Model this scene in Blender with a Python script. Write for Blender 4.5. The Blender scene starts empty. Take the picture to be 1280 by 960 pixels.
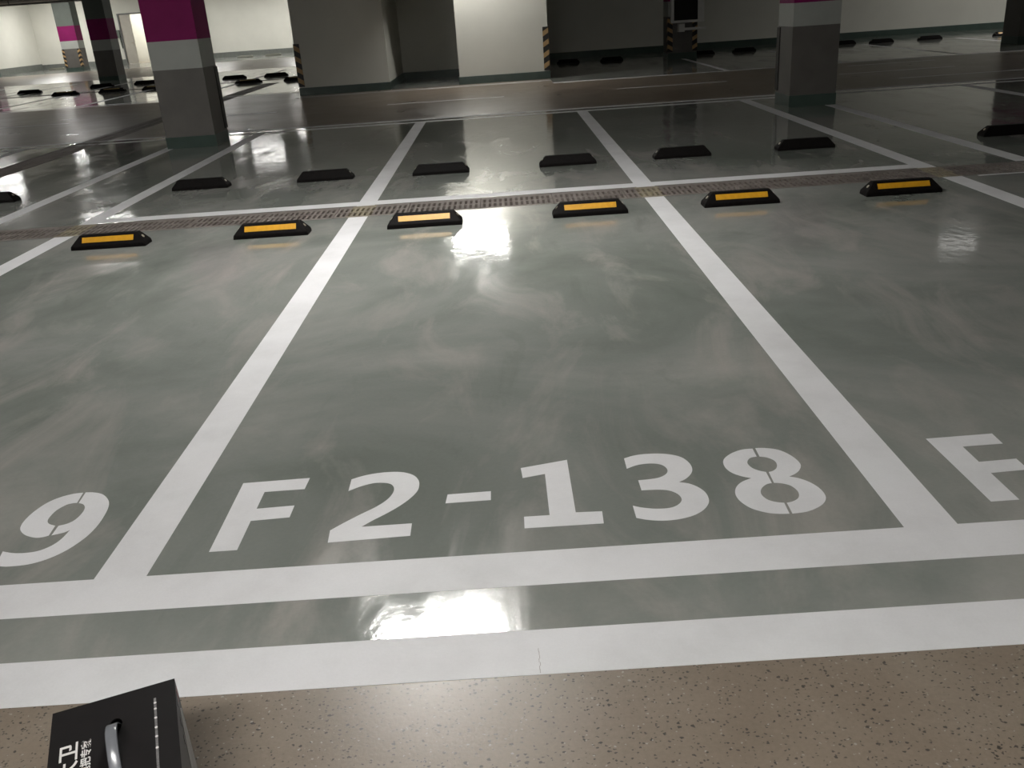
import bpy, bmesh, math, random
from mathutils import Vector, Matrix
random.seed(7)
S = bpy.context.scene
C = S.collection

# ------------------------------------------------------------------ camera, world, exposure
F_PX, PITCH, ROLL, YAW = 1129.93, 0.3938, -0.0699, -0.0102
CAM = Vector((1.2233, -2.2748, 1.4840))
_f = Vector((math.sin(YAW)*math.cos(PITCH), math.cos(YAW)*math.cos(PITCH), -math.sin(PITCH)))
_r = Vector((math.cos(YAW), -math.sin(YAW), 0)); _u = _r.cross(_f)
_r2 = _r*math.cos(ROLL) + _u*math.sin(ROLL); _u2 = -_r*math.sin(ROLL) + _u*math.cos(ROLL)
cd = bpy.data.cameras.new('camera'); cam = bpy.data.objects.new('camera', cd); C.objects.link(cam)
cd.sensor_width = 36; cd.lens = F_PX*36/1280; cd.clip_end = 200; cd.clip_start = .05
M4 = Matrix((( _r2.x, _u2.x, -_f.x, CAM.x), (_r2.y, _u2.y, -_f.y, CAM.y), (_r2.z, _u2.z, -_f.z, CAM.z), (0, 0, 0, 1)))
cam.matrix_world = M4
S.camera = cam
w = bpy.data.worlds.new('world'); S.world = w; w.use_nodes = True
w.node_tree.nodes['Background'].inputs[0].default_value = (.9, 1, .95, 1)
w.node_tree.nodes['Background'].inputs[1].default_value = .02
S.view_settings.view_transform = 'Standard'; S.view_settings.look = 'None'
S.view_settings.gamma = 1; S.view_settings.use_curve_mapping = False
S.view_settings.exposure = 0.0
LAMP = 1.0            # common factor on every lamp

def at_floor(x, y, z=0.0):
    d = _r2*((x-640)/F_PX) - _u2*((y-480)/F_PX) + _f
    t = (z-CAM.z)/d.z
    return CAM + d*t

# ------------------------------------------------------------------ materials
def new_mat(name):
    m = bpy.data.materials.new(name); m.use_nodes = True
    nt = m.node_tree; b = nt.nodes['Principled BSDF']
    return m, nt, b
def N(nt, t, **kw):
    n = nt.nodes.new(t)
    for k, v in kw.items(): setattr(n, k, v)
    return n
def coords(nt, scale=(1, 1, 1)):
    t = N(nt, 'ShaderNodeNewGeometry'); mp = N(nt, 'ShaderNodeMapping'); mp.inputs['Scale'].default_value = scale
    nt.links.new(t.outputs['Position'], mp.inputs['Vector']); return mp.outputs['Vector']
def noise(nt, vec, scale, detail=4, rough=.55, dist=0):
    n = N(nt, 'ShaderNodeTexNoise'); n.inputs['Scale'].default_value = scale; n.inputs['Detail'].default_value = detail
    n.inputs['Roughness'].default_value = rough; n.inputs['Distortion'].default_value = dist
    nt.links.new(vec, n.inputs['Vector']); return n.outputs['Fac']
def ramp(nt, fac, stops):
    r = N(nt, 'ShaderNodeValToRGB'); e = r.color_ramp.elements
    while len(e) < len(stops): e.new(.5)
    for i, (p, c) in enumerate(stops):
        e[i].position = p; e[i].color = (c, c, c, 1) if isinstance(c, (int, float)) else (*c, 1)
    nt.links.new(fac, r.inputs['Fac']); return r.outputs['Color']
def mixc(nt, a, b, fac, mode='MIX'):
    m = N(nt, 'ShaderNodeMix', data_type='RGBA', blend_type=mode)
    for s, v in ((m.inputs['Factor'], fac), (m.inputs['A'], a), (m.inputs['B'], b)):
        if isinstance(v, (int, float)): s.default_value = v
        elif isinstance(v, tuple): s.default_value = (*v, 1)
        else: nt.links.new(v, s)
    return m.outputs['Result']
def bump(nt, b, h, strength, dist=.01):
    bp = N(nt, 'ShaderNodeBump'); bp.inputs['Strength'].default_value = strength; bp.inputs['Distance'].default_value = dist
    nt.links.new(h, bp.inputs['Height']); nt.links.new(bp.outputs['Normal'], b.inputs['Normal'])
def plain(name, col, rough=.5, vary=.12, scale=6, metal=0, spec=.5):
    m, nt, b = new_mat(name)
    v = coords(nt); n = noise(nt, v, scale)
    lo = tuple(c*(1-vary) for c in col); hi = tuple(min(1, c*(1+vary)) for c in col)
    nt.links.new(ramp(nt, n, [(.3, lo), (.7, hi)]), b.inputs['Base Color'])
    b.inputs['Roughness'].default_value = rough; b.inputs['Metallic'].default_value = metal
    b.inputs['Specular IOR Level'].default_value = spec
    return m
MAT = {}
def make_epoxy():
    m, nt, b = new_mat('green_epoxy')
    v = coords(nt); vs = coords(nt, (1.0, .35, 1))
    cloud = noise(nt, v, .55, 5, .6, .6); streak = noise(nt, vs, 2.6, 6, .62, .8); fine = noise(nt, v, 60, 3, .7)
    col = ramp(nt, cloud, [(.30, (.140, .155, .138)), (.48, (.205, .217, .200)), (.66, (.300, .297, .280))])
    col = mixc(nt, col, (.325, .305, .285), ramp(nt, streak, [(.50, 0.0), (.70, .70)]))
    col = mixc(nt, col, (.120, .140, .120), ramp(nt, streak, [(.26, .45), (.40, 0.0)]))
    col = mixc(nt, col, mixc(nt, (.75, .75, .75), (1.2, 1.2, 1.2), fine), .35, 'MULTIPLY')
    nt.links.new(col, b.inputs['Base Color'])
    rr = ramp(nt, streak, [(.28, .05), (.5, .085), (.66, .17), (.8, .28)])
    nt.links.new(rr, b.inputs['Roughness'])
    b.inputs['IOR'].default_value = 1.5
    wave = noise(nt, coords(nt, (1.6, 1, 1)), 5.0, 4, .55); 
    bump(nt, b, wave, .07, .02)
    return m
def make_concrete():
    m, nt, b = new_mat('speckled_concrete')
    v = coords(nt)
    cloud = noise(nt, v, 1.3, 6, .65, .3); fine = noise(nt, v, 90, 4, .7)
    col = ramp(nt, cloud, [(.3, (.160, .126, .096)), (.55, (.206, .166, .128)), (.75, (.238, .200, .160))])
    col = mixc(nt, col, mixc(nt, (.55, .55, .55), (1.35, 1.35, 1.35), fine), .55, 'MULTIPLY')
    def specks(scale, thr, c, seedv, dens):
        nonlocal col
        vo = N(nt, 'ShaderNodeTexVoronoi'); vo.inputs['Scale'].default_value = scale
        mp = N(nt, 'ShaderNodeMapping'); mp.inputs['Location'].default_value = (seedv, seedv*1.7, 0); mp.inputs['Scale'].default_value = (1, 1.2, 0)
        nt.links.new(v, mp.inputs['Vector'])
        nd = N(nt, 'ShaderNodeTexNoise'); nd.inputs['Scale'].default_value = 120; nt.links.new(v, nd.inputs['Vector'])
        add = N(nt, 'ShaderNodeVectorMath', operation='MULTIPLY_ADD'); add.inputs[1].default_value = (.012, .012, 0)
        nt.links.new(nd.outputs['Color'], add.inputs[0]); nt.links.new(mp.outputs['Vector'], add.inputs[2])
        nt.links.new(add.outputs['Vector'], vo.inputs['Vector'])
        mask = ramp(nt, vo.outputs['Distance'], [(thr*.7, 1.0), (thr, 0.0)])
        sel = N(nt, 'ShaderNodeSeparateColor'); nt.links.new(vo.outputs['Color'], sel.inputs['Color'])
        pick = ramp(nt, sel.outputs['Red'], [(1-dens-.01, 0.0), (1-dens, 1.0)])
        mm = mixc(nt, mask, pick, 1.0, 'MULTIPLY')
        col = mixc(nt, col, c, mm)
    specks(62, .29, (.042, .036, .030), 3.1, .20)
    specks(110, .34, (.060, .050, .042), 9.2, .32)
    specks(85, .24, (.30, .28, .25), 5.5, .22)
    nt.links.new(col, b.inputs['Base Color'])
    nt.links.new(ramp(nt, cloud, [(.3, .26), (.7, .40)]), b.inputs['Roughness'])
    bump(nt, b, fine, .12, .003)
    return m
def make_paint():
    m, nt, b = new_mat('white_road_paint')
    v = coords(nt)
    n1 = noise(nt, v, 2.2, 6, .65); n2 = noise(nt, v, 140, 3, .7)
    col = ramp(nt, n1, [(.28, (.56, .555, .565)), (.55, (.655, .65, .665)), (.8, (.70, .695, .715))])
    col = mixc(nt, col, mixc(nt, (.8, .8, .8), (1.12, 1.12, 1.12), n2), .35, 'MULTIPLY')
    nt.links.new(col, b.inputs['Base Color']); b.inputs['Roughness'].default_value = .55
    b.inputs['Specular IOR Level'].default_value = .3
    bump(nt, b, n2, .15, .002)
    return m
def make_grate():
    m, nt, b = new_mat('rusty_grate')
    v = coords(nt)
    n1 = noise(nt, v, 7, 5, .7); n2 = noise(nt, v, 1.1, 3)
    col = ramp(nt, n1, [(.3, (.105, .085, .075)), (.6, (.19, .165, .15)), (.8, (.25, .225, .21))])
    col = mixc(nt, col, (.075, .060, .052), ramp(nt, n2, [(.50, 0.0), (.75, .6)]))
    # old cream paint left where the bay lines were rolled across the channel
    g = N(nt, 'ShaderNodeNewGeometry'); s = N(nt, 'ShaderNodeSeparateXYZ'); nt.links.new(g.outputs['Position'], s.inputs[0])
    d = N(nt, 'ShaderNodeMath', operation='PINGPONG'); d.inputs[1].default_value = 1.2; nt.links.new(s.outputs['X'], d.inputs[0])
    lt = N(nt, 'ShaderNodeMath', operation='LESS_THAN'); lt.inputs[1].default_value = .10; nt.links.new(d.outputs[0], lt.inputs[0])
    yl = N(nt, 'ShaderNodeMath', operation='LESS_THAN'); yl.inputs[1].default_value = 5.6; nt.links.new(s.outputs['Y'], yl.inputs[0])
    mu = N(nt, 'ShaderNodeMath', operation='MULTIPLY'); nt.links.new(lt.outputs[0], mu.inputs[0]); nt.links.new(yl.outputs[0], mu.inputs[1])
    mk = mixc(nt, mu.outputs[0], ramp(nt, n1, [(.35, .15), (.6, .75)]), 1.0, 'MULTIPLY')
    col = mixc(nt, col, (.30, .26, .165), mk)
    nt.links.new(col, b.inputs['Base Color']); b.inputs['Roughness'].default_value = .6
    bump(nt, b, n1, .2, .003)
    return m
def make_rubber():
    m, nt, b = new_mat('black_rubber')
    v = coords(nt); n = noise(nt, v, 45, 4, .7)
    nt.links.new(ramp(nt, n, [(.3, (.004, .0035, .0035)), (.75, (.010, .0085, .008))]), b.inputs['Base Color'])
    nt.links.new(ramp(nt, n, [(.3, .5), (.7, .7)]), b.inputs['Roughness']); b.inputs['Specular IOR Level'].default_value = .07; bump(nt, b, n, .2, .003)
    return m
def emit(name, col, s):
    m, nt, b = new_mat(name)
    b.inputs['Base Color'].default_value = (.8, .8, .8, 1)
    b.inputs['Emission Color'].default_value = (*col, 1); b.inputs['Emission Strength'].default_value = s
    return m
def wallpaint(name, col, vary=.05):
    m, nt, b = new_mat(name)
    v = coords(nt); n = noise(nt, v, .7, 5, .6); f = noise(nt, v, 70, 2)
    lo = tuple(c*(1-vary) for c in col); hi = tuple(c*(1+vary) for c in col)
    nt.links.new(ramp(nt, n, [(.3, lo), (.7, hi)]), b.inputs['Base Color']); b.inputs['Roughness'].default_value = .75
    b.inputs['Specular IOR Level'].default_value = .25
    bump(nt, b, f, .08, .003)
    return m
MAT['epoxy'] = make_epoxy(); MAT['concrete'] = make_concrete(); MAT['paint'] = make_paint(); MAT['grate'] = make_grate()
MAT['rubber'] = make_rubber()
MAT['yellow'] = plain('yellow_reflective', (.58, .29, .012), .4, .10, 30)
MAT['dullyellow'] = plain('dull_yellow', (.30, .22, .07), .5, .15, 30)
MAT['olive'] = plain('dusty_rubber', (.11, .11, .085), .6, .15, 20)
MAT['bolt'] = plain('pale_bolt', (.42, .38, .30), .35, .1, 30, .4)
MAT['wall'] = wallpaint('off_white_wall', (.64, .63, .57))
MAT['ceil'] = wallpaint('grey_ceiling', (.42, .42, .395))
MAT['teal'] = plain('green_skirting', (.055, .082, .070), .28, .12, 4)
MAT['greybase'] = plain('charcoal_paint', (.115, .107, .098), .5, .12, 3)
MAT['lightband'] = plain('light_grey_paint', (.36, .37, .345), .55, .06, 3)
MAT['purple'] = plain('magenta_paint', (.205, .008, .092), .6, .08, 3, 0, .2)
MAT['upper'] = plain('grey_green_paint', (.10, .115, .10), .6, .08, 3)
MAT['black'] = plain('black_plastic', (.012, .011, .010), .45, .15, 20)
MAT['hazyel'] = plain('amber_stripe', (.42, .27, .12), .45, .12, 20)
MAT['channel'] = plain('dark_channel', (.020, .017, .015), .8, .2, 9)
MAT['whitemetal'] = plain('white_metal', (.70, .69, .66), .4, .05, 8)
MAT['darkglass'] = plain('dark_glass', (.012, .011, .011), .12, .1, 4)
MAT['pipe'] = plain('grey_pipe', (.16, .16, .155), .45, .1, 4)
MAT['beige'] = plain('beige_door', (.48, .45, .39), .5, .05, 4)
MAT['carton'] = plain('black_carton', (.0055, .0042, .0046), .5, .15, 30, 0, .2)
MAT['cartongrey'] = plain('grey_print', (.085, .085, .076), .4, .4, 25)
MAT['print'] = plain('white_print', (.66, .64, .63), .5, .05, 30)
MAT['printgrey'] = plain('faint_print', (.17, .165, .165), .5, .1, 60)
MAT['red'] = plain('red_print', (.16, .035, .035), .45, .2, 30)
MAT['strap'] = plain('grey_strap', (.15, .155, .17), .22, .15, 14)
MAT['crack'] = plain('hairline_grey', (.33, .31, .30), .7, .2, 60)

# ------------------------------------------------------------------ mesh helpers
def bm_box(bm, x0, x1, y0, y1, z0, z1):
    vs = [bm.verts.new(p) for p in ((x0,y0,z0),(x1,y0,z0),(x1,y1,z0),(x0,y1,z0),(x0,y0,z1),(x1,y0,z1),(x1,y1,z1),(x0,y1,z1))]
    for f in ((0,3,2,1),(4,5,6,7),(0,1,5,4),(1,2,6,5),(2,3,7,6),(3,0,4,7)): bm.faces.new([vs[i] for i in f])
def bm_prism(bm, pts, axis, a0, a1):
    """polygon (two coordinates) pushed along an axis: 'x' gives (y, z) points, 'y' gives (x, z), 'z' gives (x, y)"""
    def mk(p, a): return {'x': (a, p[0], p[1]), 'y': (p[0], a, p[1]), 'z': (p[0], p[1], a)}[axis]
    A = [bm.verts.new(mk(p, a0)) for p in pts]; B = [bm.verts.new(mk(p, a1)) for p in pts]
    bm.faces.new(A); bm.faces.new(B[::-1]); n = len(pts)
    for i in range(n): bm.faces.new((A[i], B[i], B[(i+1) % n], A[(i+1) % n]))
def bm_cyl(bm, p0, p1, r, n=12):
    p0, p1 = Vector(p0), Vector(p1); d = (p1-p0).normalized()
    a = d.orthogonal().normalized(); b = d.cross(a)
    A = [bm.verts.new(p0 + a*r*math.cos(2*math.pi*i/n) + b*r*math.sin(2*math.pi*i/n)) for i in range(n)]
    B = [bm.verts.new(v.co + (p1-p0)) for v in A]
    bm.faces.new(A[::-1]); bm.faces.new(B)
    for i in range(n): bm.faces.new((A[i], A[(i+1) % n], B[(i+1) % n], B[i]))
def mesh(name, bm, mat, bev=0, seg=2, smooth=False):
    bmesh.ops.recalc_face_normals(bm, faces=bm.faces)
    if bev:
        bmesh.ops.bevel(bm, geom=[e for e in bm.edges if e.is_manifold and e.calc_face_angle(0) > .35], offset=bev, segments=seg, profile=.6, affect='EDGES')
    me = bpy.data.meshes.new(name); bm.to_mesh(me); bm.free(); me.materials.append(MAT[mat] if isinstance(mat, str) else mat)
    if smooth: me.shade_smooth()
    return me
def obj(name, me, parent=None, loc=None, rz=0):
    o = bpy.data.objects.new(name, me); C.objects.link(o)
    if parent: o.parent = parent
    if loc is not None: o.location = loc
    if rz: o.rotation_euler = (0, 0, rz)
    return o
def boxobj(name, dims, mat, parent=None, bev=0):
    bm = bmesh.new(); bm_box(bm, *dims); return obj(name, mesh(name, bm, mat, bev), parent)
def thing(name, label, cat, loc=(0, 0, 0), rz=0, group=None):
    o = bpy.data.objects.new(name, None); C.objects.link(o); o.location = loc; o.rotation_euler = (0, 0, rz); o.empty_display_size = .1
    return tag(o, label, cat, group)
def tag(o, label, cat, group=None):
    o['label'] = label; o['category'] = cat
    if group: o['group'] = group
    return o
def structure(o): o['kind'] = 'structure'; return o
def dup(root, loc, rz, label, group=None):
    r = root.copy(); C.objects.link(r); r.location = loc; r.rotation_euler = (0, 0, rz); r['label'] = label
    if group: r['group'] = group
    for ch in list(root.children):
        c = ch.copy(); C.objects.link(c); c.parent = r
        for g in ch.children:
            d = g.copy(); C.objects.link(d); d.parent = c
    return r

# ------------------------------------------------------------------ the setting: floor with its channels
W, LW = 2.4, .157
CEIL = 3.5
XL, XR, YN, YB, YR = -23.5, 22.0, -12.0, 50.0, 26.0        # room limits
TR = [(-14.0, 16.0, 5.03, 5.48), (-5.27, -4.82, 6.2, 23.9), (-22.0, -3.4, 25.2, 25.65)]   # drain channels
def grid_faces(bm, rects, z, holes):
    for (x0, x1, y0, y1) in rects:
        xs = sorted({x0, x1} | {v for h in holes for v in h[:2] if x0 < v < x1})
        ys = sorted({y0, y1} | {v for h in holes for v in h[2:] if y0 < v < y1})
        for i in range(len(xs)-1):
            for j in range(len(ys)-1):
                cx, cy = (xs[i]+xs[i+1])/2, (ys[j]+ys[j+1])/2
                if any(h[0] < cx < h[1] and h[2] < cy < h[3] for h in holes): continue
                bm.faces.new([bm.verts.new(p) for p in ((xs[i],ys[j],z),(xs[i+1],ys[j],z),(xs[i+1],ys[j+1],z),(xs[i],ys[j+1],z))])
bm = bmesh.new(); grid_faces(bm, [(XL-.3, XR+.3, YN-.3, YB+4)], 0, TR)
bmesh.ops.remove_doubles(bm, verts=bm.verts, dist=1e-5)
floor = structure(obj('floor', mesh('floor', bm, 'concrete')))
floor['label'] = 'car park floor of brown speckled concrete with glossy grey green epoxy bays'
bm = bmesh.new()
grid_faces(bm, [(-14, 16, -.535, 12.12), (-23.5, -14, 4, 12.12), (2.3, XR, 17.2, YR), (XL, -3.15, 19.6, 33.0), (-1.17, .32, 18.48, 21.58), (XL, -3.15, 43, YB)], .0005, TR)
ep = obj('epoxy_coating', mesh('epoxy_coating', bm, 'epoxy'), floor); ep['label'] = 'glossy grey green epoxy coating of the parking bays'
for (x0, x1, y0, y1) in TR:
    bm = bmesh.new(); t = .02
    bm_box(bm, x0, x1, y0-t, y0, -.22, -.001); bm_box(bm, x0, x1, y1, y1+t, -.22, -.001); bm_box(bm, x0-t, x1+t, y0-t, y1+t, -.25, -.22)
    bm_box(bm, x0-t, x0, y0-t, y1+t, -.22, -.001); bm_box(bm, x1, x1+t, y0-t, y1+t, -.22, -.001)
    obj('drain_channel', mesh('drain_channel', bm, 'channel'), floor)
# painted lines, each a thin film of its own
LZ = .0009
def line(x0, x1, y0, y1, z=.0015):
    global LZ
    LZ += .000004
    boxobj('painted_line', (x0, x1, y0, y1, .0002, LZ), 'paint', floor)
h = LW/2
line(-9, 12, -.170, 0)                 # front line of the numbered bays
line(-9, 12, -.535, -.365)             # strip along the near aisle
for k in (-3, -2, -1, 0, 1, 2, 3, 4):
    line(k*W-h, k*W+h, 0, 5.03)
for k in (-1, 0, 1, 2):
    line(k*W-h, k*W+h, 5.48, 11.60)
line(-W-h, 2*W+h, 5.50, 5.675)         # back line of the opposite bays
line(-3.38-h, -3.38+h, 5.52, 11.60); line(5.64-h, 5.64+h, 5.50, 11.60); line(8.04-h, 8.04+h, 5.50, 11.60)
line(10.44-h, 10.44+h, 5.50, 11.60); line(-5.95-h, -5.95+h, 5.50, 11.60); line(-8.35-h, -8.35+h, 5.50, 11.60)
line(-12, -3.38, 5.50, 5.53); line(5.0, 5.5, 4.99, 5.025)
line(-23, 16, 11.60, 11.76); line(-23, 16, 11.96, 12.12)
for x0, x1, yy in ((-.86, 1.27, 14.92), (3.32, 5.32, 14.90), (7.31, 9.38, 14.75), (-4.9, -2.9, 14.95), (-9.0, -7.0, 15.6), (7.78, 10.1, 13.3), (8.05, 9.75, 16.4)):
    line(x0, x1, yy-.06, yy+.06)
line(2.3, 21, 17.16, 17.34); line(-3.2, 2.3, 17.95, 18.12)
for xx in (5.9, 8.3, 10.75, 13.2, 15.6): line(xx-.06, xx+.06, 17.34, 22.8)
line(-23, -3.2, 19.45, 19.6); line(-23, -3.2, 19.8, 19.95)
for k in range(7): line(-20.9+k*2.45-h, -20.9+k*2.45+h, 19.95, 25.2); line(-20.9+k*2.45-h, -20.9+k*2.45+h, 25.65, 31)
# short dark crack in the near strip
bm = bmesh.new()
for i in range(7):
    x = 1.225+random.uniform(-.002, .002); bm_box(bm, x, x+.0016, -.53+i*.013, -.53+(i+1)*.013, .0006, .0014)
obj('hairline_crack', mesh('hairline_crack', bm, 'crack'), floor)

# stencilled numbers: outlines set out on the floor (corner points carry a third value)
def smooth_outline(pts, org, s, n=5):
    P = [at_floor(org[0]+q[0]*s, org[1]+q[1]*s) for q in pts]; cor = [len(q) > 2 for q in pts]; m = len(P); out = []
    for i in range(m):
        a, b = P[i], P[(i+1) % m]
        p0 = P[i-1] if not cor[i] else a; p3 = P[(i+2) % m] if not cor[(i+1) % m] else b
        if cor[i] and cor[(i+1) % m]: out.append((a.x, a.y)); continue
        for k in range(n):
            t = k/n
            v = .5*((2*a) + (b-p0)*t + (2*p0-5*a+4*b-p3)*t*t + (3*a-p0-3*b+p3)*t**3)
            out.append((v.x, v.y))
    return out
def glyph_mesh(name, outlines):
    cu = bpy.data.curves.new(name, 'CURVE'); cu.dimensions = '2D'; cu.fill_mode = 'BOTH'; cu.extrude = .0005
    for o in outlines:
        sp = cu.splines.new('POLY'); sp.points.add(len(o)-1); sp.use_cyclic_u = True
        for q, p in zip(sp.points, o): q.co = (p[0], p[1], 0, 1)
    t = bpy.data.objects.new('tmp', cu); C.objects.link(t)
    me = bpy.data.meshes.new_from_object(t.evaluated_get(bpy.context.evaluated_depsgraph_get()))
    bpy.data.objects.remove(t); bpy.data.curves.remove(cu)
    me.name = name; me.materials.clear(); me.materials.append(MAT['paint']); return me
c = 1
G = {}
G['F'] = [smooth_outline([(120,437,c),(245,187,c),(487,168,c),(468,208,c),(322,219,c),(293,280,c),(431,268,c),(413,311,c),(272,324,c),(222,430,c)], (220,540), .34375)]
G['2'] = [smooth_outline([(85,860,c),(110,728,c),(260,645),(450,548),(620,465),(740,385),(800,310),(805,255),(770,220),(690,207),(580,212),(440,248),(310,298,c),(345,170,c),(460,135),(600,106),(760,90),(900,92),(1010,120),(1070,170),(1083,230),(1060,300),(980,380),(860,465),(720,545),(580,615),(450,688,c),(1003,650,c),(985,785,c)], (400,580), .11457)]
G['-'] = [smooth_outline([(988,228,c),(1145,216,c),(1145,248,c),(980,260,c)], (220,540), .34375)]
G['1'] = [smooth_outline([(90,132,c),(258,102,c),(290,293,c),(386,289,c),(392,333,c),(104,351,c),(102,309,c),(195,303,c),(178,153,c),(97,168,c)], (620,540), .34375)]
G['3'] = [smooth_outline([(88,160,c),(180,132),(300,113),(460,107),(600,118),(720,150),(800,210),(832,275),(815,330),(760,382),(685,418,c),(800,435),(900,475),(975,530),(1012,600),(1005,660),(950,725),(850,780),(700,820),(520,838),(350,830),(222,808,c),(183,675,c),(280,695),(420,708),(560,703),(650,680),(708,635),(712,590),(670,545),(580,510),(460,500),(278,508,c),(243,398,c),(380,385),(480,365),(545,330),(562,290),(535,250),(470,222),(360,215),(230,232),(118,272,c)], (770,555), .11457)]
G['8'] = [smooth_outline([(405,88,c),(300,98),(200,132),(130,180),(112,225),(135,280),(200,330),(300,365),(395,383,c),(300,420),(245,470),(232,530),(260,590),(330,650),(420,695),(560,730),(680,740),(775,738,c),(722,630,c),(640,622),(560,600),(505,560),(487,520),(500,480),(545,445),(598,432,c),(540,322,c),(470,308),(400,280),(355,235),(365,195),(400,175),(447,168,c)], (890,550), .125),
          smooth_outline([(432,83,c),(520,82),(640,95),(740,130),(830,185),(885,245),(875,300),(830,340),(770,367,c),(870,385),(980,425),(1070,480),(1125,540),(1138,590),(1110,640),(1040,685),(940,720),(805,738,c),(748,630,c),(810,615),(860,585),(870,545),(850,505),(790,460),(710,437),(620,430,c),(567,322,c),(610,310),(645,280),(645,235),(610,200),(540,175),(475,168,c)], (890,550), .125)]
G['9'] = [smooth_outline([(888,95,c),(780,108),(640,145),(500,205),(360,300),(260,395),(217,470),(235,520),(290,555),(380,575),(460,568),(520,552,c),(590,447,c),(530,430),(508,400),(530,355),(600,285),(700,228),(760,210),(822,203,c)], (0,605), .11719),
          smooth_outline([(915,92,c),(1000,92),(1090,110),(1145,155),(1163,210),(1140,290),(1060,420),(950,540),(820,640),(680,725),(500,805),(300,860),(100,882),(0,880),(-45,873,c),(30,722,c),(150,740),(300,735),(430,710),(560,655),(660,585),(750,490,c),(680,520),(550,550,c),(625,448,c),(720,425),(800,385),(870,320),(905,260),(890,220),(840,205,c)], (0,605), .11719)]
G['7'] = [[(4.32, .56), (4.32, .49), (4.50, .49), (4.36, .13), (4.45, .13), (4.58, .49), (4.58, .56)]]
GM = {k: glyph_mesh('stencil_character', v) for k, v in G.items()}
for shift, txt, desc in ((0, 'F2-138', 'F2-138'), (-W, 'F2-13', 'F2-139'), (W, 'F2-13', 'F2-137')):
    for ch in txt:
        o = obj('stencil_character', GM[ch], floor, (shift, 0, .0005)); o['label'] = 'white stencilled character %s of bay number %s' % (ch, desc)
for ch, d in (('9', 'F2-139'), ('7', 'F2-137')):
    o = obj('stencil_character', GM[ch], floor, (0, 0, .0005)); o['label'] = 'white stencilled character %s of bay number %s' % (ch, d)

# ------------------------------------------------------------------ walls and ceiling
def wall(name, dims, mat='wall', label=None):
    o = structure(boxobj(name, dims, mat))
    if label: o['label'] = label
    return o
ceiling = wall('ceiling', (XL-.3, XR+.3, YN-.3, YB+4, CEIL, CEIL+.2), 'ceil', 'dark grey concrete ceiling of the car park')
wall('wall_left', (XL-.25, XL, YN, YB+.2, 0, CEIL), 'wall', 'bright off white wall at the far left end')
wall('wall_near', (XL, XR, YN-.25, YN, 0, CEIL)); wall('wall_right', (XR, XR+.25, YN, YR+.25, 0, CEIL))
wall('wall_far', (2.32, XR, YR, YR+.25, 0, CEIL), 'wall', 'dim off white wall behind the far wheel stops')
# central block with its shallow niche
bm = bmesh.new()
bm_prism(bm, [(-3.15,18.5),(-1.19,18.5),(-1.19,21.6),(.34,21.6),(.34,18.5),(2.30,18.5),(2.30,YB+.2),(-3.15,YB+.2)], 'z', 0, CEIL)
bm_box(bm, -1.19, .34, 18.5, 18.8, 2.2, CEIL)      # unseen lintel, added to keep lamp light out of the niche
o = structure(obj('wall_center', mesh('wall_center', bm, 'wall'))); o['label'] = 'large off white wall block with a dark niche across the aisle'
bm = bmesh.new(); e = .02
bm_prism(bm, [(-3.15-e,18.5-e),(-1.19+e,18.5-e),(-1.19+e,21.6-e),(.34-e,21.6-e),(.34-e,18.5-e),(2.30+e,18.5-e),(2.30+e,26),(2.30,26),(2.30,18.5),(.34,18.5),(.34,21.6),(-1.19,21.6),(-1.19,18.5),(-3.15,18.5),(-3.15,45),(-3.15-e,45)], 'z', 0, .16)
structure(obj('baseboard_center', mesh('baseboard_center', bm, 'teal')))
structure(boxobj('baseboard_far', (2.33, XR, YR-.02, YR, 0, .17), 'teal'))
# back wall with a doorway into a lit room
DX0, DX1, DH = -18.85, -17.3, 2.46
bm = bmesh.new()
bm_box(bm, XL, DX0, YB, YB+.2, 0, CEIL); bm_box(bm, DX1, -3.15, YB, YB+.2, 0, CEIL); bm_box(bm, DX0, DX1, YB, YB+.2, DH, CEIL)
o = structure(obj('wall_back', mesh('wall_back', bm, 'wall'))); o['label'] = 'bright off white wall at the far end with a doorway'
bm = bmesh.new(); bm_box(bm, XL+.02, DX0-.08, YB-.02, YB, 0, .25); bm_box(bm, DX1+.08, -3.17, YB-.02, YB, 0, .25)
structure(obj('baseboard_back', mesh('baseboard_back', bm, plain('grey_skirting', (.15, .16, .145), .5))))
structure(boxobj('baseboard_left', (XL, XL+.02, YN, YB-.02, 0, .30), bpy.data.materials['grey_skirting']))
d1 = structure(obj('door_1', None)); d1['label'] = 'half open beige double door with a bright room behind'
bm = bmesh.new()
bm_box(bm, DX0-.07, DX0, YB-.03, YB+.21, 0, DH+.07); bm_box(bm, DX1, DX1+.07, YB-.03, YB+.21, 0, DH+.07); bm_box(bm, DX0, DX1, YB-.03, YB+.21, DH, DH+.07)
obj('door_frame', mesh('door_frame', bm, 'pipe'), d1)
lf = boxobj('door_leaf', (DX0, -18.27, YB+.02, YB+.07, .01, DH), 'beige', d1)
bm = bmesh.new(); bm_cyl(bm, (-18.34, YB-.04, 1.05), (-18.34, YB+.02, 1.05), .02); bm_box(bm, -18.46, -18.32, YB-.05, YB-.03, 1.035, 1.065)
obj('handle', mesh('handle', bm, 'bolt'), lf)
bm = bmesh.new()
bm_box(bm, -19.6, -16.2, YB+2.8, YB+3.0, 0, CEIL); bm_box(bm, -19.8, -19.6, YB+.2, YB+3, 0, CEIL); bm_box(bm, -16.2, -16.0, YB+.2, YB+3, 0, CEIL)
structure(obj('wall_stairwell', mesh('wall_stairwell', bm, 'wall')))['label'] = 'white walls of the lit room behind the far door'

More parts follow.
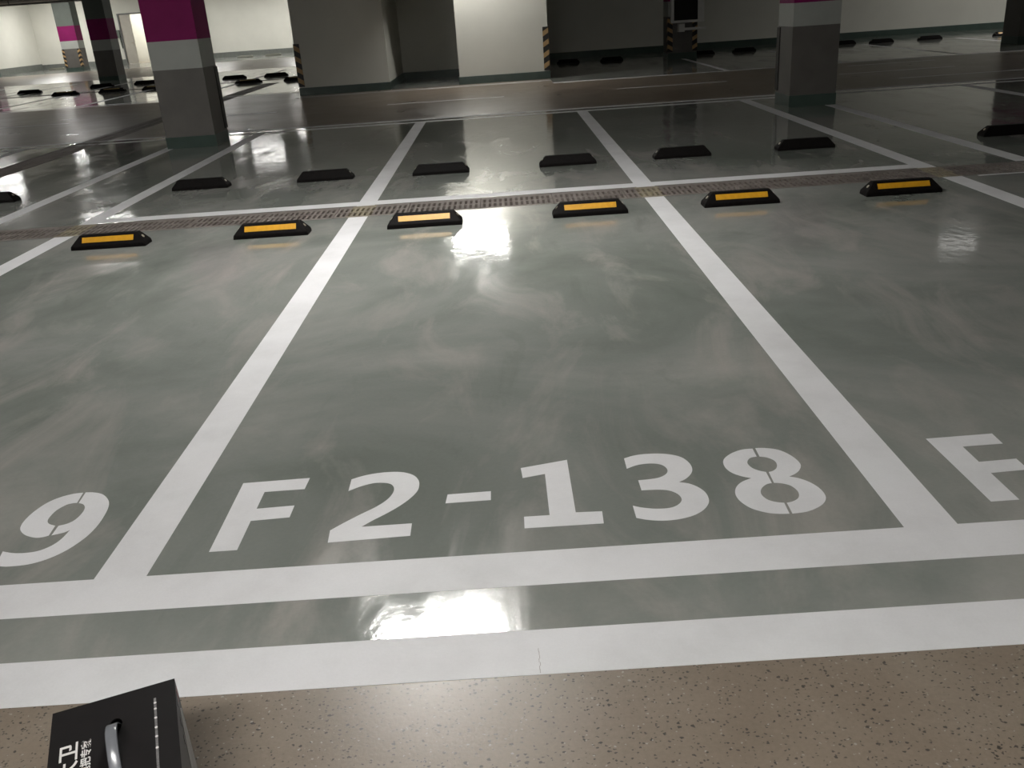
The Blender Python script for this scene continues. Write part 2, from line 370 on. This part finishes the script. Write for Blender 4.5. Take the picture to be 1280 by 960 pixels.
# ------------------------------------------------------------------ lamps
MAT['tube'] = emit('lamp_tube', (1.0, .985, .945), 1.0)
tube_mats = {}
def lamp_mat(s):
    if s not in tube_mats: tube_mats[s] = emit('lamp_diffuser_%d' % len(tube_mats), (1.0, .985, .945), s*LAMP)
    return tube_mats[s]
def lamp(x, y, s, label, rz=0, z=3.12, length=1.24):
    t = thing('strip_lamp', label, 'lamp', (x, y, z), rz, 'strip lamps under the ceiling')
    bm = bmesh.new(); bm_prism(bm, [(-.11, .03), (.11, .03), (.06, .08), (-.06, .08)], 'x', -length/2, length/2)
    obj('housing', mesh('housing', bm, 'whitemetal'), t)
    bm = bmesh.new(); bm_prism(bm, [(-.10, .029), (-.085, .0), (.085, .0), (.10, .029)], 'x', -length/2+.02, length/2-.02)
    obj('diffuser', mesh('diffuser', bm, lamp_mat(s)), t)
    for sx in (-.4, .4):
        bm = bmesh.new(); bm_cyl(bm, (sx, 0, .08), (sx, 0, CEIL-z), .006, 6); obj('hanger', mesh('hanger', bm, 'pipe'), t)
lamp(.46, 3.70, 255, 'white strip lamp hanging above bay F2-138', length=1.0)
lamp(.55, 17.70, 100, 'white strip lamp hanging before the niche of the wall block', z=3.25)
lamp(.75, -3.0, 175, 'white strip lamp hanging over the near aisle facing bay F2-138', z=2.6)
lamp(-8.0, 34.0, 35, 'white strip lamp hanging nearest the block in the far left bays')
lamp(-16.6, 30.5, 50, 'white strip lamp in the middle of the far left bays')
lamp(-13.0, 46.5, 180, 'white strip lamp hanging before the far end wall')
lamp(-21.0, 47.2, 210, 'white strip lamp in the far corner beside the far left wall', z=3.36)
lamp(-19.8, 42.6, 200, 'white strip lamp before the far column with striped guards', z=3.3)
lamp(-9.0, 47.3, 180, 'white strip lamp hanging where the far end wall meets the block')
lamp(16.5, 21.0, 180, 'white strip lamp hanging over the dim far wheel stops')
lamp(9.6, 14.3, 2.5, 'dim strip lamp hanging over the far aisle past the dim column', length=.7)
lamp(-9.0, 20.9, 45, 'added fill strip lamp over the aisle before the far left bays')  # added fill, brightens the left aisle; its reflection falls on the drain
lamp(-6.8, 3.7, 240, 'added fill strip lamp over the numbered bays past bay F2-139')  # added fill for the banded column's front, reflection kept out of frame
lamp(-17.9, YB+1.5, 160, 'white strip lamp inside the lit room behind the door')

structure(boxobj('trim_shade', (-.55, -.15, 12.0, 18.49, 2.28, CEIL), 'ceil'))['label'] = 'grey beam added across the far aisle to shade the block'  # unseen beam, added to block the niche lamp from the block's left part

# ------------------------------------------------------------------ columns
def guard(parent, x, y, sx, sy, z0, z1, side=True, flat=False, name='corner_guard'):
    """L shaped black rubber guard with amber slanted stripes on a corner at (x, y); sx, sy point out of the column"""
    t, wd = .014, .11
    bm = bmesh.new()
    pts = [(x+sx*t, y+sy*t), (x-sx*wd, y+sy*t), (x-sx*wd, y), (x, y), (x, y-sy*wd), (x+sx*t, y-sy*wd)]
    if flat: pts = [(x+sx*.02, y+sy*(t+.002)), (x-sx*wd, y+sy*(t+.002)), (x-sx*wd, y+sy*.002), (x+sx*.02, y+sy*.002)]
    bm_prism(bm, pts, 'z', z0, z1); g = obj(name, mesh(name, bm, 'black'), parent)
    n = 4; p = (z1-z0)/n
    for i in range(n):
        za = z0+p*i+p*.12; hh = p*.46; sl = p*.34
        bm = bmesh.new()
        xo = x+sx*t; xi = x-sx*wd; yo = y+sy*(t+.002)
        A = [(xo, za+sl), (xi, za), (xi, za+hh), (xo, za+hh+sl)]
        bm_prism(bm, A, 'y', y+sy*t, yo+sy*(.002 if flat else 0))
        yi = y-sy*wd
        B = [(y+sy*t, za+sl), (yi, za), (yi, za+hh), (y+sy*t, za+hh+sl)]
        if side: bm_prism(bm, B, 'x', x+sx*t, x+sx*(t+.002))
        obj('stripe', mesh('stripe', bm, 'hazyel'), g)
    return g
def column(label, x0, x1, y0, y1, guards=(), side=True, purple=(1.37, 2.05), dark='greybase'):
    cx, cy = (x0+x1)/2, (y0+y1)/2
    t = thing('column', label, 'column', (cx, cy, 0), 0)
    a, b_ = (x1-x0)/2, (y1-y0)/2
    boxobj('skirting', (-a-.006, a+.006, -b_-.006, b_+.006, 0, .152), 'teal', t)
    boxobj('charcoal_band', (-a, a, -b_, b_, .152, 1.015), dark, t)
    boxobj('light_band', (-a, a, -b_, b_, 1.015, purple[0]), 'lightband', t)
    boxobj('magenta_band', (-a, a, -b_, b_, purple[0], purple[1]), 'purple', t)
    boxobj('shaft', (-a, a, -b_, b_, purple[1], CEIL), 'upper', t)
    for sx, sy in guards: guard(t, sx*a, sy*b_, sx, sy, .18, 1.0, side)
    return t
column('charcoal, grey and magenta banded column between far bays opposite F2-139', -3.37, -2.70, 10.45, 11.05, ((1, 1), (-1, 1)), False)
column('charcoal and grey banded column in the gap of the dim far bays', 5.08, 5.70, 10.35, 11.0, ((-1, 1), (1, 1)), False, (1.30, 2.0))
column('dark based column with magenta band in the far left bays', -13.05, -12.35, 31.9, 32.6)
column('far column with magenta band and striped guards before the end wall', -20.0, -19.15, 45.0, 45.7, ((-1, -1), (1, -1)))
column('charcoal column at the dim end of the far aisle', 12.85, 13.55, 19.2, 19.9)
column('grey column against the far left wall', -23.49, -22.9, 43.6, 44.3)
t = column('dark column with striped guards carrying a white framed cabinet', 5.52, 6.24, 22.1, 22.8, ((-1, -1), (1, -1)))

# guards on the wall block
for x, sx, lab in ((-3.15, -1, 'black and amber striped corner guard on the block beside the far left bays'), (2.30, 1, 'black and amber striped corner guard on the block beside the dim recess')):
    t = thing('corner_guard', lab, 'corner guard', (x, 18.5, 0))
    g = guard(t, 0, 0, sx, -1, .18, 1.06, False, True, name='rubber_strip')

# cabinet on the dim column
t = thing('wall_cabinet', 'white framed cabinet with dark glass on the striped dark column', 'cabinet', (5.95, 21.93, .86))
boxobj('body', (-.38, .38, -.06, .165, .02, 1.1), 'whitemetal', t)
dr = boxobj('glass', (-.34, .30, -.075, -.061, .06, 1.06), 'darkglass', t)
for nm, dm in (('frame_rail', (-.40, .42, -.10, -.062, 0, .06)), ('frame_rail', (-.40, .42, -.10, -.062, 1.06, 1.12)), ('frame_stile', (-.40, -.33, -.10, -.062, .06, 1.06)), ('frame_stile', (.26, .42, -.10, -.062, .06, 1.06))):
    boxobj(nm, dm, 'whitemetal', t, .004)
t = thing('bracket_shelf', 'small white bracket shelf under the white framed cabinet', 'shelf', (5.95, 21.93, .65))
boxobj('post', (-.20, -.06, -.08, .155, 0, .19), 'whitemetal', t, .004); boxobj('arm', (-.06, .48, -.08, .02, .03, .09), 'whitemetal', t, .004)

# dark box beside the far door
t = thing('wall_box', 'small dark box with a shadow tail on the wall beside the far door', 'wall box', (-19.05, YB-.001, 1.25))
boxobj('body', (-.11, .11, -.10, 0, .10, .48), 'upper', t, .01)
bm = bmesh.new(); bm_cyl(bm, (.06, -.03, .1), (.10, -.03, -.45), .025, 8); obj('shadow_tail', mesh('shadow_tail', bm, 'upper'), t)  # dark rod standing in for the shadow trailing below the box

# pipes and beam under the ceiling at the far left
def pipe(name, label, x0, x1, y, z, r, mat):
    t = thing(name, label, 'pipe', ((x0+x1)/2, y, z))
    L = (x1-x0)/2; bm = bmesh.new(); bm_cyl(bm, (-L, 0, 0), (L, 0, 0), r, 16); obj('tube', mesh('tube', bm, mat, smooth=False), t)
    n = max(2, int((x1-x0)/3))
    for i in range(n+1):
        px = -L+2*L*i/n*.96+.1
        bm = bmesh.new(); bm_cyl(bm, (px-.02, 0, 0), (px+.02, 0, 0), r+.012, 14); bm_cyl(bm, (px, 0, r), (px, 0, CEIL-z), .008, 6); obj('hanger', mesh('hanger', bm, 'pipe'), t)
pipe('water_pipe', 'white pipe slung under the ceiling before the far left wall', -23.3, -15, 39.4, 3.05, .07, 'whitemetal')
pipe('water_pipe', 'thin grey pipe slung under the ceiling beside the white pipe', -23.3, -15, 38.6, 3.12, .05, 'pipe')
t = tag(boxobj('cable_tray', (-23.4, -14.0, 39.8, 40.3, 2.93, 3.05), 'pipe'), 'dark grey cable tray under the ceiling before the far left wall', 'cable tray')
structure(boxobj('trim_1', (XL, -3.2, 40.4, 40.9, 3.05, CEIL), 'ceil'))['label'] = 'deep grey concrete ceiling beam'

# ------------------------------------------------------------------ drain grates
def grate_mesh():
    """plate .60 x .45 with two rows of 13 through slots"""
    bm = bmesh.new(); L, D, T = .596, .444, .028
    xs = [-L/2]; pitch = .0443; sw = .022
    for i in range(13):
        cx = (i-6)*pitch; xs += [cx-sw/2, cx+sw/2]
    xs.append(L/2)
    rows = [(-D/2+.052, -D/2+.185), (D/2-.215, D/2-.095)]
    ys = [-D/2, rows[0][0], rows[0][1], rows[1][0], rows[1][1], D/2]
    V = {}
    def v(i, j, z):
        if (i, j, z) not in V: V[(i, j, z)] = bm.verts.new((xs[i], ys[j], z))
        return V[(i, j, z)]
    solid = lambda i, j: not (i % 2 == 1 and j in (1, 3)) if 0 <= i < len(xs)-1 and 0 <= j < len(ys)-1 else False
    for i in range(len(xs)-1):
        for j in range(len(ys)-1):
            if not solid(i, j): continue
            for z, fl in ((0, 0), (-T, 1)):
                q = [v(i, j, z), v(i+1, j, z), v(i+1, j+1, z), v(i, j+1, z)]; bm.faces.new(q[::-1] if fl else q)
            for di, dj, a, b2 in ((-1, 0, (i, j+1), (i, j)), (1, 0, (i+1, j), (i+1, j+1)), (0, -1, (i, j), (i+1, j)), (0, 1, (i+1, j+1), (i, j+1))):
                if not solid(i+di, j+dj):
                    bm.faces.new((v(*a, 0), v(*a, -T), v(*b2, -T), v(*b2, 0)))
    return mesh('drain_grate', bm, 'grate')
GR = grate_mesh()
def grates(x, y, n, dx, dy, rz, label, group):
    for i in range(n):
        o = obj('drain_grate', GR, None, (x+dx*i, y+dy*i, .001), rz); tag(o, label, 'drain grate', group)
grates(.69-.6*20, 5.255, 42, .6, 0, 0, 'brown slotted drain grate in the channel between both rows of wheel stops', 'grates of the channel behind bay F2-138')
grates(-5.045, 6.5, 29, 0, .6, math.pi/2, 'brown drain grate in the channel running past the magenta banded column', 'grates of the channel past the column')
grates(-21.7, 25.425, 31, .6, 0, 0, 'dark drain grate in the channel of the far left bays', 'grates of the far left channel')

# ------------------------------------------------------------------ wheel stops
def stop_parts():
    L, D, H = .57, .15, .10; tl = .44
    bm = bmesh.new()
    B = [(-L/2, -D/2), (L/2, -D/2), (L/2, D/2), (-L/2, D/2)]
    ring0 = [bm.verts.new((x, y, 0)) for x, y in B]
    ring1 = [bm.verts.new((x*.985, y*.985, .03)) for x, y in B]
    ring2 = [bm.verts.new((sx*tl/2, y, H)) for sx, y in ((-1, -D/2+.055), (1, -D/2+.055), (1, D/2-.035), (-1, D/2-.035))]
    bm.faces.new(ring0[::-1]); bm.faces.new(ring2)
    for a, b in ((ring0, ring1), (ring1, ring2)):
        for i in range(4): bm.faces.new((a[i], a[(i+1) % 4], b[(i+1) % 4], b[i]))
    body = mesh('rubber_body', bm, 'rubber', .007, 2)
    # yellow strip lying on the sloped front face
    y0, z0, y1, z1 = -D/2*.985, .03, -D/2+.055, H
    def on(t, off): 
        ny, nz = -(z1-z0), (y1-y0); l = math.hypot(ny, nz)
        return (y0+(y1-y0)*t+ny/l*off, z0+(z1-z0)*t+nz/l*off)
    bm = bmesh.new(); bm_prism(bm, [on(.30, -.004), on(.30, .0022), on(.80, .0022), on(.80, -.004)], 'x', -.195, .195)
    strip = mesh('reflective_strip', bm, 'yellow')
    bm = bmesh.new(); bm_prism(bm, [on(.66, -.004), on(.66, .0022), on(.86, .0022), on(.86, -.004)], 'x', -.17, .17)
    thin = mesh('reflective_strip', bm, 'dullyellow')
    bm = bmesh.new()
    nx, nz = (H-.03), (L/2*.985-tl/2); l = math.hypot(nx, nz); nx, nz = nx/l, nz/l
    mx, mz = (L/2*.985+tl/2)/2, (H+.03)/2
    bm_cyl(bm, (mx-nx*.004, 0, mz-nz*.004), (mx+nx*.003, 0, mz+nz*.003), .013, 12)
    bolt = mesh('bolt_cap', bm, 'bolt')
    return body, strip, bolt, thin
SB, SS, SBolt, SThin = stop_parts()
SOlive = SB.copy(); SOlive.materials[0] = MAT['olive']
def wheel_stop(x, y, rz, label, group, body=None, strip=None):
    t = thing('wheel_stop', label, 'wheel stop', (x, y, .0006), rz, group)
    obj('rubber_body', body or SB, t); obj('reflective_strip', strip or SS, t); obj('bolt_cap', SBolt, t); o = obj('bolt_cap', SBolt, t); o.rotation_euler = (0, 0, math.pi)
    return t
near = [(-1.82, 'in bay F2-139, farther from the F2-138 line'), (-.585, 'in bay F2-139, beside the F2-138 line'), (.58, 'in bay F2-138, beside the F2-139 line'), (1.835, 'in bay F2-138, beside the F2-137 line'), (2.975, 'in bay F2-137, beside the F2-138 line'), (4.19, 'in bay F2-137, farther from F2-138')]
for x, d in near: wheel_stop(x, 4.555, 0, 'black wheel stop with yellow strip '+d, 'wheel stops of the numbered bays')
far = [(-4.02, 'beyond the magenta banded column strip'), (-1.86, 'behind F2-139, nearer the banded column'), (-.60, 'behind bay F2-139, nearer F2-138'), (.57, 'behind bay F2-138, nearer F2-139'), (1.84, 'behind bay F2-138, nearer F2-137'), (2.98, 'behind bay F2-137, nearer F2-138'), (4.205, 'behind bay F2-137, nearer the dim column'), (6.24, 'beyond the dim column strip'), (7.45, 'farther beyond the dim column strip')]
for i, (x, d) in enumerate(far): wheel_stop(x, 6.98 if i < 3 else 6.91, math.pi, 'black back of wheel stop across the drain, '+d, 'wheel stops across the drain')
nth = ('fifth', 'fourth', 'third', 'second', 'first')
for k, (x, y) in enumerate([(-11.2, 24.95), (-9.85, 24.95), (-8.55, 24.8), (-5.87, 24.65), (-4.45, 24.5)]):
    wheel_stop(x, y, 0, 'black wheel stop before the far left channel, %s from the wall block' % nth[k], 'wheel stops before the far left channel', None, SThin).scale = (1.35, 1, 1)
for k, (x, y) in enumerate([(-13.35, 27.3), (-11.38, 28.0), (-10.05, 28.2), (-7.03, 27.5), (-5.68, 27.3)]):
    wheel_stop(x, y, math.pi, 'black wheel stop behind the far left channel, %s from the wall block' % nth[k], 'wheel stops behind the far left channel').scale = (1.3, 1, 1)
for x, y, d in ((-11.8, 47.4, 'the one farther from the wall block'), (-10.35, 47.4, 'the one nearer the wall block'), (-22.2, 48.8, 'beside the far left wall')):
    wheel_stop(x, y, math.pi, 'dusty olive wheel stop before the far end wall, '+d, 'wheel stops before the far end wall', SOlive).scale = (1.5, 1, 1)
for x, y, d in ((3.08, 23.6, 'in the dark recess, beside the wall block'), (4.22, 23.3, 'in the dark recess, nearer the cabinet column'), (6.65, 23.25, 'just past the cabinet column'), (7.76, 23.3, 'one along from the cabinet column'), (10.45, 23.4, 'half hidden by the dim column'), (11.30, 23.0, 'before the dim far wall, inner of a pair'), (12.55, 22.95, 'before the dim far wall, outer of a pair'), (14.3, 22.5, 'half hidden by the aisle end column')):
    last = x > 14; o = wheel_stop(x, y, 0 if last else math.pi, 'small black wheel stop '+d, 'wheel stops before the dim far wall')
    o.scale = (1.08, 1, 1)

# ------------------------------------------------------------------ carton on the near aisle
ZB = .30; BA = math.radians(21.0)
c0 = at_floor(218, 848, ZB)               # far right top corner
ux = Vector((math.cos(BA), math.sin(BA), 0)); uy = Vector((-math.sin(BA), math.cos(BA), 0))
BWD, BDP = .222, .40
org = c0 - ux*BWD - uy*BDP; org.z = 0
box = thing('carton', 'black printed carton with grey carry strap on the speckled aisle floor', 'box', org, BA)
def on_top(x, y):
    p = at_floor(x, y, ZB) - org; return p.dot(ux), p.dot(uy)
bm = bmesh.new()
for fc in (((0,0,0),(BWD,0,0),(BWD,BDP,0),(0,BDP,0)), ((0,0,0),(BWD,0,0),(BWD,0,ZB-.003),(0,0,ZB-.003)), ((BWD,0,0),(BWD,BDP,0),(BWD,BDP,ZB-.003),(BWD,0,ZB-.003)), ((BWD,BDP,0),(0,BDP,0),(0,BDP,ZB-.003),(BWD,BDP,ZB-.003)), ((0,BDP,0),(0,0,0),(0,0,ZB-.003),(0,BDP,ZB-.003))):
    bm.faces.new([bm.verts.new(p) for p in fc])
bmesh.ops.remove_doubles(bm, verts=bm.verts, dist=1e-5)
obj('carton_body', mesh('carton_body', bm, 'carton'), box)
hx, hy = on_top(145, 905)                 # far slot of the strap
hy2 = hy-.125
cu = bpy.data.curves.new('t', 'CURVE'); cu.dimensions = '2D'; cu.fill_mode = 'BOTH'; cu.extrude = .0015
outl = [[(0, 0), (BWD, 0), (BWD, BDP), (0, BDP)]] + [[(hx+.011*math.cos(a*math.pi/10), yy+.016*math.sin(a*math.pi/10)) for a in range(20)] for yy in (hy, hy2)]
for o in outl:
    sp = cu.splines.new('POLY'); sp.points.add(len(o)-1); sp.use_cyclic_u = True
    for q, p in zip(sp.points, o): q.co = (p[0], p[1], 0, 1)
tt = bpy.data.objects.new('tmp', cu); C.objects.link(tt)
me = bpy.data.meshes.new_from_object(tt.evaluated_get(bpy.context.evaluated_depsgraph_get())); bpy.data.objects.remove(tt); me.materials.clear(); me.materials.append(MAT['carton']); me.name = 'top_panel'
obj('top_panel', me, box, (0, 0, ZB-.0015))
# strap: a bowed grey band between the slots
bm = bmesh.new(); prev = None; n = 20
for i in range(n+1):
    s = i/n; yy = hy+.004-(hy-hy2+.008)*s; zz = ZB-.014+.052*math.sin(math.pi*s)**.9
    r = [bm.verts.new((hx+dx, yy, zz+dz)) for dx, dz in ((-.0105, 0), (-.008, .002), (.008, .002), (.0105, 0), (.008, -.0015), (-.008, -.0015))]
    if prev:
        for k in range(6): bm.faces.new((prev[k], prev[(k+1) % 6], r[(k+1) % 6], r[k]))
    prev = r
obj('carry_strap', mesh('carry_strap', bm, 'strap', smooth=True), box)
# lettering, reading away from the viewer along the left part of the lid
def text_mesh(s, size, bold=0.0):
    cu = bpy.data.curves.new('t', 'FONT'); cu.body = s; cu.size = size; cu.extrude = .0003; cu.offset = bold
    t = bpy.data.objects.new('tmp', cu); C.objects.link(t)
    me = bpy.data.meshes.new_from_object(t.evaluated_get(bpy.context.evaluated_depsgraph_get())); bpy.data.objects.remove(t)
    me.materials.clear(); return me
def lettering(s, size, xbase, ytop, mat, bold=0.0, sx=1.0):
    me = text_mesh(s, size, bold); me.materials.append(MAT[mat]); me.name = 'lettering'
    xs = [v.co.x for v in me.vertices]; mx = max(xs)
    for v in me.vertices: v.co.x = (v.co.x-mx)*sx
    o = obj('lettering', me, box, (xbase, ytop, ZB+.0008)); o.rotation_euler = (0, 0, math.pi/2); return o
bx_, by_ = on_top(40+345*.1719, 840+505*.1719)
lettering('大卫', .036, bx_-.004, by_, 'print', .0006, 1.37)
sx_, sy_ = on_top(40+435*.1719, 840+485*.1719)
lettering('拖把专家', .0185, sx_-.002, sy_, 'print', .0003, 1.25)
a0 = on_top(40+912*.1719, 840+185*.1719); a1 = on_top(40+897*.1719, 840+690*.1719)
bm = bmesh.new(); yy = a0[1]; i = 0; xx = (a0[0]+a1[0])/2
while yy > a0[1]-.30:
    l = random.uniform(.0022, .0045); bm_box(bm, xx-.0022, xx+.0022, yy-l, yy, ZB+.0002, ZB+.0006); yy -= l+random.uniform(.0006, .0014)
obj('small_print', mesh('small_print', bm, 'printgrey'), box)
for d in (.0145, .032, .058, .085, .11, .14):
    bm = bmesh.new(); bm_cyl(bm, (xx, a0[1]-d, ZB+.0002), (xx, a0[1]-d, ZB+.001), .0026, 10); obj('print_dot', mesh('print_dot', bm, 'print'), box)
# printed picture on the side
bm = bmesh.new(); bm_prism(bm, [(BDP-.004, .06), (BDP-.012, .235), (BDP-.045, .262), (BDP-.10, .20), (BDP-.16, .06)], 'x', BWD, BWD+.0006)
obj('side_picture', mesh('side_picture', bm, 'cartongrey'), box)
bm = bmesh.new(); bm_prism(bm, [(BDP-.004, .265), (BDP-.004, .285), (BDP-.03, .292), (BDP-.035, .268)], 'x', BWD, BWD+.0006)
obj('side_mark', mesh('side_mark', bm, 'red'), box)
for yy, zz in ((BDP-.055, .285), (BDP-.085, .262), (BDP-.105, .235)):
    bm = bmesh.new(); bm_cyl(bm, (BWD+.0004, yy, zz), (BWD+.0012, yy, zz), .010, 14); obj('side_dot', mesh('side_dot', bm, 'black'), box)
